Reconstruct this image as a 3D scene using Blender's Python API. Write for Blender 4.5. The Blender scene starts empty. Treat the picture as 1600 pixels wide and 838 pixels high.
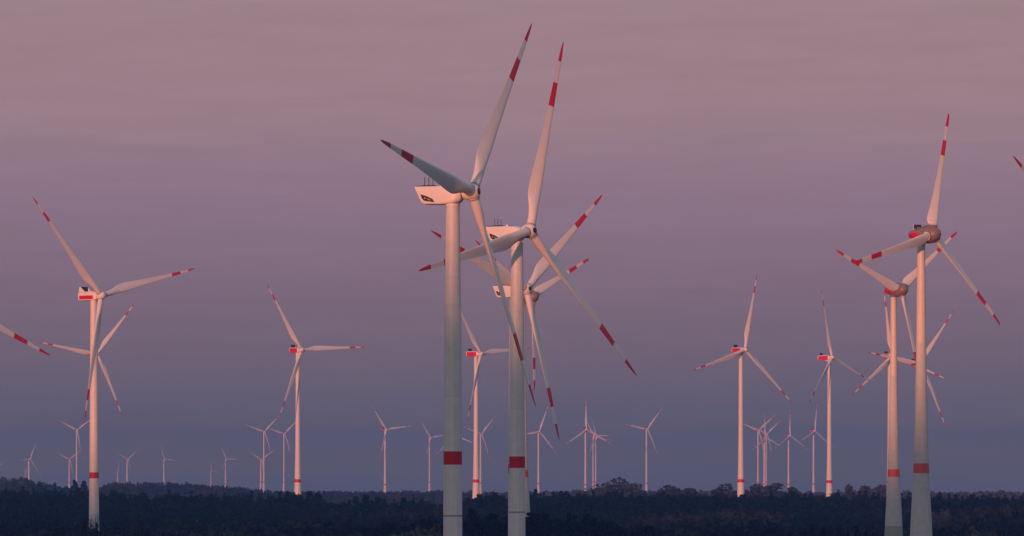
import bpy, math, random
import numpy as np
from mathutils import Matrix, Vector

R_ = math.radians
SC = bpy.context.scene
COL = SC.collection
random.seed(7)
RNG = np.random.default_rng(11)

# ------------------------------------------------------------------ camera, sky, sun, exposure
EYE = 35.0            # the viewpoint is a hillside lookout about 35 m above the plain
FPX = 8890.0          # focal length in pixels of the 1600 px wide photograph (a 200 mm lens)
EYELINE = 765.0       # photograph row of the eye level
cam_data = bpy.data.cameras.new('camera')
cam_data.sensor_width = 36.0
cam_data.lens = 36.0 * FPX / 1600.0
cam_data.shift_y = (EYELINE - 419.0) / 1600.0
cam_data.clip_start = 1.0
cam_data.clip_end = 120000.0
cam = bpy.data.objects.new('camera', cam_data)
COL.objects.link(cam)
cam.location = (0, 0, EYE)
cam.rotation_euler = (R_(90), 0, 0)
SC.camera = cam

SUN_ELEV = R_(1.5)
SUN_LEFT = R_(24)     # the sun stands behind the viewer, this far round to the left
sun_dir = Vector((-math.sin(SUN_LEFT) * math.cos(SUN_ELEV), -math.cos(SUN_LEFT) * math.cos(SUN_ELEV), math.sin(SUN_ELEV)))

world = bpy.data.worlds.new('World')
SC.world = world
world.use_nodes = True
wn, wl = world.node_tree.nodes, world.node_tree.links
wn.clear()
w_out = wn.new('ShaderNodeOutputWorld')
sky = wn.new('ShaderNodeTexSky')
sky.sky_type = 'NISHITA'
sky.sun_disc = False
sky.sun_elevation = SUN_ELEV
sky.sun_rotation = math.atan2(sun_dir.x, sun_dir.y)
sky.air_density = 1.0
sky.dust_density = 1.5
sky.ozone_density = 2.0
bg_sky = wn.new('ShaderNodeBackground')
bg_sky.inputs['Strength'].default_value = 0.13
wl.new(sky.outputs[0], bg_sky.inputs['Color'])
# the belt of Venus: a band of pink twilight above the grey-blue earth shadow, with thin streaks of cirrus
tc = wn.new('ShaderNodeTexCoord')
sep = wn.new('ShaderNodeSeparateXYZ')
wl.new(tc.outputs['Generated'], sep.inputs[0])
mapn = wn.new('ShaderNodeMapping')
mapn.inputs['Scale'].default_value = (9.0, 9.0, 130.0)
mapn.inputs['Rotation'].default_value = (0, R_(1.0), 0)
wl.new(tc.outputs['Generated'], mapn.inputs[0])
cn = wn.new('ShaderNodeTexNoise')
cn.inputs['Scale'].default_value = 3.0
cn.inputs['Detail'].default_value = 5.0
cn.inputs['Roughness'].default_value = 0.55
wl.new(mapn.outputs[0], cn.inputs['Vector'])
wob = wn.new('ShaderNodeMath'); wob.operation = 'MULTIPLY_ADD'
wl.new(cn.outputs['Fac'], wob.inputs[0])
wob.inputs[1].default_value = 0.014
wl.new(sep.outputs['Z'], wob.inputs[2])
mr = wn.new('ShaderNodeMapRange')
mr.inputs['From Min'].default_value = 0.004
mr.inputs['From Max'].default_value = 0.404
wl.new(wob.outputs[0], mr.inputs['Value'])
ramp = wn.new('ShaderNodeValToRGB')
SKY_STOPS = [(0.0056, (0.315, 0.228, 0.20)),
             (0.021, (0.405, 0.236, 0.11)),
             (0.046, (0.285, 0.21, 0.228)),
             (0.089, (0.289, 0.189, 0.299)),
             (0.131, (0.332, 0.193, 0.366)),
             (0.173, (0.421, 0.218, 0.352)),
             (0.21, (0.427, 0.194, 0.313)),
             (0.42, (0.42, 0.385, 0.45)),
             (1.0, (0.38, 0.415, 0.51))]
el = ramp.color_ramp.elements
while len(el) < len(SKY_STOPS):
    el.new(0.5)
for e, (p, c) in zip(el, SKY_STOPS):
    e.position = p
    e.color = (*c, 1)
wl.new(mr.outputs[0], ramp.inputs[0])
bg_belt = wn.new('ShaderNodeBackground')
bg_belt.inputs['Strength'].default_value = 0.62
map2 = wn.new('ShaderNodeMapping')
map2.inputs['Scale'].default_value = (16.0, 16.0, 150.0)
map2.inputs['Rotation'].default_value = (0, R_(-1.5), 0)
wl.new(tc.outputs['Generated'], map2.inputs[0])
cn2 = wn.new('ShaderNodeTexNoise')
cn2.inputs['Scale'].default_value = 2.2
cn2.inputs['Detail'].default_value = 7.0
cn2.inputs['Roughness'].default_value = 0.62
cn2.inputs['Distortion'].default_value = 0.6
wl.new(map2.outputs[0], cn2.inputs['Vector'])
wisp = wn.new('ShaderNodeMapRange')
wisp.inputs['From Min'].default_value = 0.35
wisp.inputs['From Max'].default_value = 0.72
wisp.inputs['To Min'].default_value = 0.955
wisp.inputs['To Max'].default_value = 1.07
wl.new(cn2.outputs['Fac'], wisp.inputs['Value'])
wmul = wn.new('ShaderNodeMix'); wmul.data_type = 'RGBA'; wmul.blend_type = 'MULTIPLY'
wmul.inputs['Factor'].default_value = 1.0
wl.new(ramp.outputs[0], wmul.inputs['A'])
wl.new(wisp.outputs[0], wmul.inputs['B'])
wl.new(wmul.outputs['Result'], bg_belt.inputs['Color'])
add = wn.new('ShaderNodeAddShader')
wl.new(bg_sky.outputs[0], add.inputs[0])
wl.new(bg_belt.outputs[0], add.inputs[1])
wl.new(add.outputs[0], w_out.inputs['Surface'])

sun_data = bpy.data.lights.new('sun', 'SUN')
sun_data.energy = 4.9
sun_data.angle = R_(0.53)
sun_data.color = (1.0, 0.325, 0.185)
sun = bpy.data.objects.new('sun', sun_data)
COL.objects.link(sun)
sun.rotation_euler = sun_dir.to_track_quat('Z', 'Y').to_euler()
sun.location = sun_dir * 3000

SC.view_settings.view_transform = 'Standard'
SC.view_settings.look = 'None'
SC.view_settings.gamma = 1.0
SC.view_settings.use_curve_mapping = False
SC.view_settings.exposure = 0.0
SC.render.engine = 'CYCLES'
SC.cycles.max_bounces = 5
SC.cycles.diffuse_bounces = 2
SC.cycles.volume_bounces = 0
SC.cycles.use_denoising = True
SC.cycles.sample_clamp_indirect = 3.0


def px_to_world(px, py, dist):
    return Vector(((px - 800.0) / FPX * dist, dist, EYE + (EYELINE - py) / FPX * dist))


# ------------------------------------------------------------------ materials
def new_mat(name):
    m = bpy.data.materials.new(name)
    m.use_nodes = True
    nt = m.node_tree
    return m, nt, nt.nodes['Principled BSDF']


def paint(name, col, rough=0.45, vary=0.10, streak=0.0, scale=0.6):
    """Weathered paint: soft blotches and, on towers, long vertical rain streaks."""
    m, nt, bs = new_mat(name)
    n, l = nt.nodes, nt.links
    t = n.new('ShaderNodeTexCoord')
    a = n.new('ShaderNodeTexNoise')
    a.inputs['Scale'].default_value = scale
    a.inputs['Detail'].default_value = 4
    l.new(t.outputs['Object'], a.inputs['Vector'])
    mp = n.new('ShaderNodeMapping')
    mp.inputs['Scale'].default_value = (2.6, 2.6, 0.05)
    l.new(t.outputs['Object'], mp.inputs[0])
    b = n.new('ShaderNodeTexNoise')
    b.inputs['Scale'].default_value = 1.0
    b.inputs['Detail'].default_value = 3
    l.new(mp.outputs[0], b.inputs['Vector'])
    r1 = n.new('ShaderNodeMapRange')
    r1.inputs['From Min'].default_value = 0.3
    r1.inputs['From Max'].default_value = 0.7
    r1.inputs['To Min'].default_value = 1.0 - vary
    r1.inputs['To Max'].default_value = 1.0
    l.new(a.outputs['Fac'], r1.inputs['Value'])
    r2 = n.new('ShaderNodeMapRange')
    r2.inputs['From Min'].default_value = 0.3
    r2.inputs['From Max'].default_value = 0.7
    r2.inputs['To Min'].default_value = 1.0 - streak
    r2.inputs['To Max'].default_value = 1.0
    l.new(b.outputs['Fac'], r2.inputs['Value'])
    mu = n.new('ShaderNodeMath'); mu.operation = 'MULTIPLY'
    l.new(r1.outputs[0], mu.inputs[0]); l.new(r2.outputs[0], mu.inputs[1])
    mx = n.new('ShaderNodeMix'); mx.data_type = 'RGBA'; mx.blend_type = 'MULTIPLY'
    mx.inputs['Factor'].default_value = 1.0
    mx.inputs['A'].default_value = (*col, 1)
    l.new(mu.outputs[0], mx.inputs['B'])
    l.new(mx.outputs['Result'], bs.inputs['Base Color'])
    bs.inputs['Roughness'].default_value = rough
    bs.inputs['Specular IOR Level'].default_value = 0.35
    return m


M_STEEL = paint('tower_white_paint', (0.74, 0.73, 0.70), 0.45, 0.09, 0.16)
M_CONC = paint('tower_pale_concrete', (0.60, 0.60, 0.56), 0.75, 0.10, 0.12)
M_CREAM = paint('tower_cream_paint', (0.73, 0.64, 0.55), 0.45, 0.08, 0.12)
M_GREEN = paint('tower_grey_green_paint', (0.33, 0.38, 0.28), 0.6, 0.08, 0.06)
M_BLADE = paint('blade_white_gelcoat', (0.70, 0.68, 0.66), 0.35, 0.06, 0.05, 0.3)
M_RED = paint('signal_red_paint', (0.64, 0.006, 0.024), 0.5, 0.24, 0.10)
M_ORANGE = paint('orange_red_paint', (0.72, 0.10, 0.055), 0.55, 0.10)
M_SEAM = paint('tower_flange_grey', (0.30, 0.30, 0.30), 0.6, 0.1)
M_JOINT = paint('tower_weld_grey', (0.62, 0.60, 0.58), 0.6, 0.1)
M_NAC = paint('nacelle_white_paint', (0.74, 0.71, 0.68), 0.4, 0.06)
M_SPIN = paint('spinner_beige_brown', (0.23, 0.165, 0.15), 0.4, 0.10)  # even brown, much darker than the nacelle white
M_DARK = paint('dark_grey_metal', (0.035, 0.035, 0.04), 0.5, 0.2)
M_BLACK = paint('black_patch_paint', (0.018, 0.018, 0.022), 0.45, 0.1)
M_LOGO = paint('emblem_silver_paint', (0.60, 0.58, 0.58), 0.4, 0.05)
M_GREY = paint('flange_mid_grey', (0.28, 0.27, 0.27), 0.5, 0.1)


def foliage_mat():
    m, nt, bs = new_mat('woodland_foliage')
    n, l = nt.nodes, nt.links
    at = n.new('ShaderNodeAttribute')
    at.attribute_name = 'tint'
    rp = n.new('ShaderNodeValToRGB')
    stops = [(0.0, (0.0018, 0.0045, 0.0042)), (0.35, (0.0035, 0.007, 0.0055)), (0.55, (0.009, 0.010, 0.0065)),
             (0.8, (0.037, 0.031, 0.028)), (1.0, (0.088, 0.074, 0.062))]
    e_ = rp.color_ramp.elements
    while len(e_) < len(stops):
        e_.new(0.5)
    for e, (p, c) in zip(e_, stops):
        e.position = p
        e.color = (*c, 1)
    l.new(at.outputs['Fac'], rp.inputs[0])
    l.new(rp.outputs[0], bs.inputs['Base Color'])
    bs.inputs['Roughness'].default_value = 0.9
    bs.inputs['Specular IOR Level'].default_value = 0.1
    return m


M_FOL = foliage_mat()
M_BARK = paint('tree_bark', (0.05, 0.04, 0.032), 0.9, 0.3)


def ground_mat():
    m, nt, bs = new_mat('plain_ground')
    n, l = nt.nodes, nt.links
    t = n.new('ShaderNodeTexCoord')
    a = n.new('ShaderNodeTexNoise')
    a.inputs['Scale'].default_value = 0.004
    a.inputs['Detail'].default_value = 8
    l.new(t.outputs['Object'], a.inputs['Vector'])
    rp = n.new('ShaderNodeValToRGB')
    e = rp.color_ramp.elements
    e[0].position, e[0].color = 0.35, (0.007, 0.011, 0.008, 1)
    e[1].position, e[1].color = 0.7, (0.022, 0.018, 0.012, 1)
    l.new(a.outputs['Fac'], rp.inputs[0])
    l.new(rp.outputs[0], bs.inputs['Base Color'])
    bs.inputs['Roughness'].default_value = 1.0
    bs.inputs['Specular IOR Level'].default_value = 0.0
    return m


# ------------------------------------------------------------------ terrain
def tab(px, pts):
    p = np.array(pts, float)
    return np.interp(px, p[:, 0], p[:, 1])


# photograph row of the tree tops along two wooded rises, left to right
RISE_NEAR = [(-200, 761), (0, 762), (110, 765), (220, 769), (330, 772), (430, 773), (445, 771), (500, 772), (520, 782), (560, 785), (600, 780),
             (640, 781), (690, 784), (725, 774), (800, 772), (960, 771), (1060, 769), (1170, 770), (1260, 770), (1380, 771), (1480, 774), (1800, 772)]
RISE_FAR = [(-200, 744), (0, 744), (40, 747), (70, 754), (105, 761), (150, 761), (170, 753), (190, 751), (260, 753), (330, 756), (400, 762), (430, 766), (560, 767),
            (690, 766), (760, 768), (860, 768), (900, 764), (1000, 765), (1100, 766), (1190, 764), (1260, 768), (1340, 766), (1450, 767), (1600, 766), (1800, 765)]
D_NEAR, D_FAR = 3850.0, 7400.0
H_TREE = 17.6


def ghash(x, y):
    return (np.sin(x * 0.0063 + 1.3) * np.cos(y * 0.0049 + 0.4) + 0.5 * np.sin(x * 0.017 + y * 0.011)
            + 0.4 * np.cos(x * 0.029 - y * 0.007))


def terrain(x, y):
    x = np.asarray(x, float)
    y = np.asarray(y, float)
    px = 800.0 + FPX * x / np.maximum(y, 400.0)
    ha = EYE + (EYELINE - tab(px, RISE_NEAR)) / FPX * D_NEAR - H_TREE
    hb = EYE + (EYELINE - tab(px, RISE_FAR)) / FPX * D_FAR - H_TREE
    z = ha * np.exp(-((y - D_NEAR) / 430.0) ** 2)
    z = z + hb * np.exp(-((y - D_FAR) / 800.0) ** 2)
    z = z + 12.0 * np.exp(-((y - 14500.0) / 3200.0) ** 2)
    # low swells in front
    z = z + 9.5 * np.exp(-((y - 2290.0) / 95.0) ** 2) * tab(px, [(540, 0), (600, 0.3), (690, 0.75), (730, 1), (890, 1), (945, 0.75), (1005, 0.35), (1040, 0), (1060, 0)])
    z = z + 6.5 * np.exp(-((y - 2340.0) / 70.0) ** 2) * tab(px, [(40, 0), (90, 1), (230, 1), (300, 0)])
    z = z + 8.0 * np.exp(-((y - 3100.0) / 170.0) ** 2) * tab(px, [(960, 0), (1060, 0.7), (1130, 1), (1190, 0.9), (1230, 0.3), (1260, 0), (1470, 0), (1520, 1), (1800, 1)])
    z = z + 2.5 * np.exp(-((y - 2750.0) / 130.0) ** 2) * tab(px, [(240, 0), (270, 1), (420, 1), (520, 1.2), (640, 1), (700, 0)])
    z = z + np.exp(-((y - 2195.0) / 35.0) ** 2) * tab(px, [(560, 0), (620, 4), (695, 5), (705, 0), (1465, 0), (1480, 5), (1560, 5), (1580, 0)])
    z = z + np.exp(-((y - 5500.0) / 230.0) ** 2) * tab(px, [(30, 0), (50, 12), (140, 12), (150, 0), (890, 0), (925, 12), (965, 18), (1000, 14), (1030, 9), (1060, 13), (1110, 12), (1150, 18), (1220, 18), (1260, 8), (1290, 2), (1310, 12), (1330, 17), (1400, 17), (1430, 4), (1480, 0)])
    z = z + 0.7 * ghash(x, y) * np.clip((y - 1500) / 500, 0, 1)
    # the long hill behind the viewer whose shadow climbs the nearest towers
    z = z + (178.0 + 5.0 * np.sin(x * 0.0021) + 3.0 * np.sin(x * 0.0063 + 1.0)) * np.exp(-((y + 2300.0) / 420.0) ** 2)
    return z


def terrain1(x, y):
    return float(terrain(np.array([x]), np.array([y]))[0])


def mesh_from_arrays(name, V, F, mats, midx=None, smooth=False, tint=None):
    me = bpy.data.meshes.new(name)
    V = np.asarray(V, np.float32)
    F = np.asarray(F, np.int32)
    k = F.shape[1]
    me.vertices.add(len(V))
    me.vertices.foreach_set('co', V.ravel())
    me.loops.add(F.size)
    me.loops.foreach_set('vertex_index', F.ravel())
    me.polygons.add(len(F))
    me.polygons.foreach_set('loop_start', np.arange(0, F.size, k, dtype=np.int32))
    me.polygons.foreach_set('loop_total', np.full(len(F), k, np.int32))
    for m in mats:
        me.materials.append(m)
    if midx is not None:
        me.polygons.foreach_set('material_index', np.asarray(midx, np.int32))
    me.polygons.foreach_set('use_smooth', np.full(len(F), smooth, bool))
    if tint is not None:
        at = me.attributes.new('tint', 'FLOAT', 'POINT')
        at.data.foreach_set('value', np.asarray(tint, np.float32))
    me.update(calc_edges=True)
    me.validate()
    return me


def link(name, me, parent=None):
    o = bpy.data.objects.new(name, me)
    COL.objects.link(o)
    if parent is not None:
        o.parent = parent
    return o


def tag(o, label=None, cat=None, group=None, kind=None):
    if label: o['label'] = label
    if cat: o['category'] = cat
    if group: o['group'] = group
    if kind: o['kind'] = kind
    return o


xs = np.concatenate([np.linspace(-12000, -2600, 20)[:-1], np.linspace(-2600, -900, 60)[:-1], np.linspace(-900, 900, 150)[:-1],
                     np.linspace(900, 2600, 60)[:-1], np.linspace(2600, 12000, 20)])
ys = np.concatenate([np.linspace(-4800, -1200, 60)[:-1], np.linspace(-1200, 1500, 14)[:-1], np.linspace(1500, 5000, 130)[:-1],
                     np.linspace(5000, 10000, 70)[:-1], np.linspace(10000, 26000, 40)])
gx, gy = np.meshgrid(xs, ys)
gz = terrain(gx, gy)
V = np.stack([gx, gy, gz], -1).reshape(-1, 3)
nx, ny = len(xs), len(ys)
ii = (np.arange(ny - 1)[:, None] * nx + np.arange(nx - 1)[None, :]).ravel()
F = np.stack([ii, ii + 1, ii + 1 + nx, ii + nx], -1)
tag(link('ground', mesh_from_arrays('ground', V, F, [ground_mat()], smooth=True)), kind='structure')

# ------------------------------------------------------------------ the air: one even box of haze
HAZE_DENSITY = 5.3e-5
bx = [(-12400, -5000, -14), (12400, -5000, -14), (12400, 26400, -14), (-12400, 26400, -14)]
hv = bx + [(x, y, 290.0) for x, y, _ in bx]
hf = [(3, 2, 1, 0), (4, 5, 6, 7), (0, 1, 5, 4), (1, 2, 6, 5), (2, 3, 7, 6), (3, 0, 4, 7)]
hm = bpy.data.materials.new('twilight_haze')
hm.use_nodes = True
hn = hm.node_tree.nodes
hn.clear()
ho = hn.new('ShaderNodeOutputMaterial')
pv = hn.new('ShaderNodeVolumePrincipled')
pv.inputs['Color'].default_value = (0.24, 0.47, 1.0, 1)
pv.inputs['Density'].default_value = HAZE_DENSITY
pv.inputs['Anisotropy'].default_value = 0.6
hm.node_tree.links.new(pv.outputs[0], ho.inputs['Volume'])
tag(link('haze', mesh_from_arrays('haze', hv, hf, [hm])), label='thin violet evening haze over the whole plain', cat='haze', kind='stuff')


# ------------------------------------------------------------------ mesh builder for the machines
class MB:
    def __init__(s):
        s.v, s.f, s.m, s.mats = [], [], [], []

    def mi(s, mat):
        if mat not in s.mats:
            s.mats.append(mat)
        return s.mats.index(mat)

    def face(s, idx, mat):
        s.f.append(tuple(idx)); s.m.append(s.mi(mat))

    def rings(s, rings, mats, cap0=True, cap1=True):
        """Skin a list of equal-length point rings; mats gives one material per band (or one for all)."""
        n = len(rings[0])
        base = len(s.v)
        for r in rings:
            s.v += [tuple(p) for p in r]
        for i in range(len(rings) - 1):
            mt = mats[i] if isinstance(mats, (list, tuple)) else mats
            for j in range(n):
                a = base + i * n + j
                b = base + i * n + (j + 1) % n
                s.face((a, b, b + n, a + n), mt)
        first = mats[0] if isinstance(mats, (list, tuple)) else mats
        last = mats[-1] if isinstance(mats, (list, tuple)) else mats
        if cap0: s.face([base + j for j in reversed(range(n))], first)
        if cap1: s.face([base + (len(rings) - 1) * n + j for j in range(n)], last)

    def box(s, c, d, mat, rot=None):
        hx, hy, hz = d[0] / 2, d[1] / 2, d[2] / 2
        q = []
        for z in (-hz, hz):
            ring = []
            for x, y in ((-hx, -hy), (hx, -hy), (hx, hy), (-hx, hy)):
                p = Vector((x, y, z))
                if rot is not None: p = rot @ p
                ring.append(tuple(p + Vector(c)))
            q.append(ring)
        s.rings(q, mat)

    def prism(s, pts, axis_off, mat):
        """Extrude a closed outline (3-D points) by a vector."""
        o = Vector(axis_off)
        s.rings([pts, [tuple(Vector(p) + o) for p in pts]], mat)

    def tube(s, p0, p1, r0, r1, mat, n=8):
        p0, p1 = Vector(p0), Vector(p1)
        q = (p1 - p0).to_track_quat('Z', 'Y')
        rr = []
        for p, r in ((p0, r0), (p1, r1)):
            rr.append([tuple(p + q @ Vector((r * math.cos(a), r * math.sin(a), 0))) for a in [2 * math.pi * k / n for k in range(n)]])
        s.rings(rr, mat)

    def lathe_y(s, prof, mat, n=32, c=(0, 0, 0)):
        """Turn (y, radius) pairs about the Y axis."""
        rr = []
        for y, r in prof:
            rr.append([(c[0] + r * math.sin(a), c[1] + y, c[2] + r * math.cos(a)) for a in [2 * math.pi * k / n for k in range(n)]])
        s.rings(rr, mat)

    def mesh(s, name, angle=35):
        import bmesh
        me = bpy.data.meshes.new(name)
        me.from_pydata(s.v, [], s.f)
        for m in s.mats:
            me.materials.append(m)
        me.polygons.foreach_set('material_index', s.m)
        bm = bmesh.new(); bm.from_mesh(me)
        bmesh.ops.recalc_face_normals(bm, faces=bm.faces)
        bm.to_mesh(me); bm.free()
        me.polygons.foreach_set('use_smooth', [True] * len(me.polygons))
        me.set_sharp_from_angle(angle=R_(angle))
        me.update()
        return me


# ---- towers: (height, diameter) profile from the foot, paint bands and flange lines at given heights
TOWERS = {
    'steel': dict(prof=[(0, 3.85), (30, 3.68), (42, 3.6), (66, 3.36), (80, 2.98), (92, 2.62)], bands=[(39.8, 42.4, M_RED)],
                  seams=[(29.7, 30.05, M_SEAM), (70.6, 70.8, M_JOINT), (76.0, 76.2, M_JOINT), (53.0, 53.2, M_JOINT)]),
    'hybrid': dict(prof=[(0, 9.2), (8, 8.5), (16, 7.65), (25, 6.75), (32, 6.0), (42, 5.05), (56, 4.25), (68, 3.72), (82, 3.22), (98, 2.85), (115, 2.5)],
                   bands=[(0, 19.8, M_GREEN), (19.8, 40.2, M_CONC), (40.2, 43.4, M_ORANGE), (43.4, 82, M_CONC), (82, 200, M_CREAM)],
                   seams=[(82, 82.3, M_JOINT), (62, 62.15, M_JOINT), (98.6, 98.8, M_JOINT)]),
    'short_flare': dict(prof=[(0, 4.9), (20, 4.6), (42, 4.15), (70, 3.8), (118, 3.3)], bands=[(39.9, 42.6, M_RED)], seams=[(62, 62.2, M_JOINT), (88, 88.2, M_JOINT)]),
    'tall_flare': dict(prof=[(0, 7.2), (20, 6.2), (33, 5.45), (42, 4.95), (54, 4.3), (66, 3.85), (90, 3.5), (138, 3.05)], bands=[(40.2, 42.7, M_RED)], seams=[]),
}


def tower_mesh(kind, top, foot, n=40):
    """Tower with its axis on local Z from foot to top (heights are above the turbine's own datum)."""
    T = TOWERS[kind]
    P = np.array(T['prof'], float)
    zs = {foot, top}
    for z, _ in P:
        if foot < z < top: zs.add(float(z))
    for b in T['bands'] + T['seams']:
        for z in b[:2]:
            if foot < z < top: zs.add(float(z))
    z_ = foot
    while z_ < top:
        zs.add(float(z_)); z_ += 6.0
    zs = sorted(zs)
    zz = [zs[0]]
    for z in zs[1:]:
        if z - zz[-1] > 0.05: zz.append(z)
    tck = np.interp
    sc = top / P[-1, 0]
    rings, mats = [], []
    for i, z in enumerate(zz):
        d = tck(z if z < 60 else 60 + (z - 60) * (P[-1, 0] - 60) / max(top - 60, 1), P[:, 0], P[:, 1])
        rings.append([(d / 2 * math.cos(a), d / 2 * math.sin(a), z) for a in [2 * math.pi * k / n for k in range(n)]])
    for i in range(len(zz) - 1):
        zm = (zz[i] + zz[i + 1]) / 2
        mt = M_STEEL
        for b in T['bands'] + T['seams']:
            if b[0] <= zm < b[1]: mt = b[2]
        mats.append(mt)
    mb = MB()
    mb.rings(rings, mats)
    return mb.mesh('tower')


# ---- blades
def blade_mesh(spec):
    """Blade along local Z, leading edge towards +X, wind side towards -Y."""
    Rr, root_r, root_d = spec['R'], spec['r0'], spec['root_d']
    ch, tw, th = np.array(spec['chord'], float), np.array(spec['twist'], float), np.array(spec['thick'], float)
    bl = np.array(spec['round'], float)
    st = sorted(set(list(np.linspace(root_r, Rr * 0.97, 34)) + [Rr * f for f in (0.98, 0.99, 0.996, 1.0)] + [Rr * b for ba in spec['bands'] for b in ba if b < 1.0]))
    N = 20
    rings, mats = [], []
    for r in st:
        f = r / Rr
        c = np.interp(f, ch[:, 0], ch[:, 1])
        beta = R_(np.interp(f, tw[:, 0], tw[:, 1]) + spec.get('pitch', 3.0))
        t = np.interp(f, th[:, 0], th[:, 1])
        k = np.interp(f, bl[:, 0], bl[:, 1])          # 1 = round root, 0 = aerofoil
        k = k * k * (3 - 2 * k)
        sweep = spec.get('sweep', 0.0) * max(0.0, (f - 0.9) / 0.1) ** 2
        bend = -spec.get('bend', 0.0) * f ** 3
        ring = []
        for j in range(N):
            a = 2 * math.pi * j / N
            cx, cy = root_d / 2 * math.cos(a), root_d / 2 * math.sin(a)
            u = (1 - math.cos(a)) / 2                  # 0 = leading edge, 1 = trailing edge
            yt = 5 * t * c * (0.2969 * math.sqrt(max(u, 0)) - 0.126 * u - 0.3516 * u * u + 0.2843 * u ** 3 - 0.1036 * u ** 4)
            cam_ = 0.03 * c * 4 * u * (1 - u)
            ax = (0.30 - u) * c
            ay = (yt if math.sin(a) >= 0 else -0.75 * yt) + cam_
            x = k * cx + (1 - k) * ax
            y = k * cy + (1 - k) * ay
            cb, sb = math.cos(beta), math.sin(beta)
            ring.append((x * cb + y * sb - sweep * 1.0, -x * sb + y * cb + bend - spec.get('winglet', 0) * max(0, (f - 0.96) / 0.04) ** 2 * -1, r))
        rings.append(ring)
    for i in range(len(st) - 1):
        fm = (st[i] + st[i + 1]) / 2 / Rr
        mats.append(M_RED if any(a <= fm < b for a, b in spec['bands']) else M_BLADE)
    mb = MB()
    mb.rings(rings, mats)
    # bolted collar at the root
    rr = root_d / 2
    mb.rings([[(q * math.cos(a), q * math.sin(a), z) for a in [2 * math.pi * j / 24 for j in range(24)]]
              for z, q in ((root_r - 0.12, rr + 0.03), (root_r - 0.12, rr + 0.12), (root_r + 0.14, rr + 0.12), (root_r + 0.14, rr + 0.005))], M_GREY)
    return mb.mesh('blade', 50)


BLADES = {
    'slim90': dict(R=45.0, r0=1.45, root_d=2.0, pitch=3.0, bend=0.0, sweep=0.15,
                   chord=[(0, 2.0), (0.05, 2.05), (0.12, 2.9), (0.2, 3.45), (0.26, 3.45), (0.4, 2.75), (0.6, 1.95), (0.8, 1.35), (0.93, 0.9), (0.98, 0.5), (1.0, 0.12)],
                   twist=[(0, 14), (0.2, 12), (0.4, 6.5), (0.6, 3), (0.8, 1), (1, 0)],
                   thick=[(0, 0.9), (0.08, 0.75), (0.2, 0.36), (0.35, 0.27), (0.6, 0.21), (1, 0.16)],
                   round=[(0, 1), (0.06, 1), (0.2, 0), (1, 0)], bands=[(0.655, 0.78), (0.893, 1.01)]),
    'wide82': dict(R=41.0, r0=3.05, root_d=2.1, pitch=3.0, bend=0.0, sweep=-0.1, winglet=0.5,
                   chord=[(0, 2.2), (0.075, 4.1), (0.12, 4.0), (0.2, 3.5), (0.3, 2.9), (0.45, 2.25), (0.6, 1.85), (0.8, 1.45), (0.93, 1.1), (0.98, 0.7), (1.0, 0.2)],
                   twist=[(0, 22), (0.1, 18), (0.2, 12), (0.4, 6), (0.6, 3), (0.8, 1), (1, 0)],
                   thick=[(0, 0.6), (0.08, 0.42), (0.2, 0.32), (0.4, 0.24), (0.7, 0.19), (1, 0.15)],
                   round=[(0, 1), (0.075, 0.45), (0.085, 0.35), (0.15, 0), (1, 0)], bands=[(0.645, 0.77), (0.885, 1.01)]),
    'long117': dict(R=58.5, r0=1.75, root_d=2.4, pitch=2.0, bend=0.0, sweep=0.3,
                    chord=[(0, 2.4), (0.05, 2.4), (0.12, 3.0), (0.2, 3.9), (0.27, 4.0), (0.4, 3.1), (0.6, 2.05), (0.8, 1.3), (0.93, 0.85), (0.98, 0.5), (1.0, 0.12)],
                    twist=[(0, 14), (0.2, 11), (0.4, 6), (0.6, 3), (0.8, 1), (1, 0)],
                    thick=[(0, 0.9), (0.08, 0.75), (0.2, 0.36), (0.35, 0.27), (0.6, 0.21), (1, 0.16)],
                    round=[(0, 1), (0.07, 1), (0.2, 0), (1, 0)], bands=[(0.752, 0.842), (0.925, 1.01)]),
}
BLADE_ME = {k: blade_mesh(v) for k, v in BLADES.items()}
_plain = dict(BLADES['long117'])


def oval(cx, cz, hx, hz, y, n=28, e=4.0):
    """Rounded-rectangle ring in the XZ plane."""
    pts = []
    for k in range(n):
        a = 2 * math.pi * k / n
        c, s_ = math.cos(a), math.sin(a)
        pts.append((cx + hx * math.copysign(abs(c) ** (2 / e), c), y, cz + hz * math.copysign(abs(s_) ** (2 / e), s_)))
    return pts


# Rotor-head and nacelle meshes; local origin is the rotor centre, wind side -Y.
def hub_slim():
    mb = MB()
    mb.lathe_y([(1.85, 0.9), (1.8, 1.25), (1.2, 1.48), (0.4, 1.6), (-0.5, 1.55), (-1.05, 1.25), (-1.35, 0.85), (-1.42, 0.5)], M_NAC, 36)
    for k in range(3):                                 # sockets the blades plug into
        a = k * 2 * math.pi / 3
        d = Vector((math.sin(a), 0, math.cos(a)))
        mb.tube(d * 0.7, d * 1.36, 1.13, 1.1, M_NAC, 28)
        mb.tube(d * 1.05, d * 1.15, 1.17, 1.17, M_GREY, 28)
    return mb.mesh('hub', 40)


def hub_egg():
    mb = MB()
    prof = []
    for k in range(15):
        t = k / 14
        y = -3.1 + 5.0 * t
        prof.append((y, 2.85 * math.sqrt(max(0.004, 1 - ((1 - t) ** 2.1)))))
    mb.lathe_y(prof, M_SPIN, 40)
    for k in range(3):
        a = k * 2 * math.pi / 3
        d = Vector((math.sin(a), 0, math.cos(a)))
        mb.tube(d * 1.6, d * 2.95, 1.38, 1.3, M_SPIN, 28)
        mb.tube(d * 2.82, d * 2.98, 1.42, 1.42, M_NAC, 28)
    return mb.mesh('hub', 40)


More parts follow.
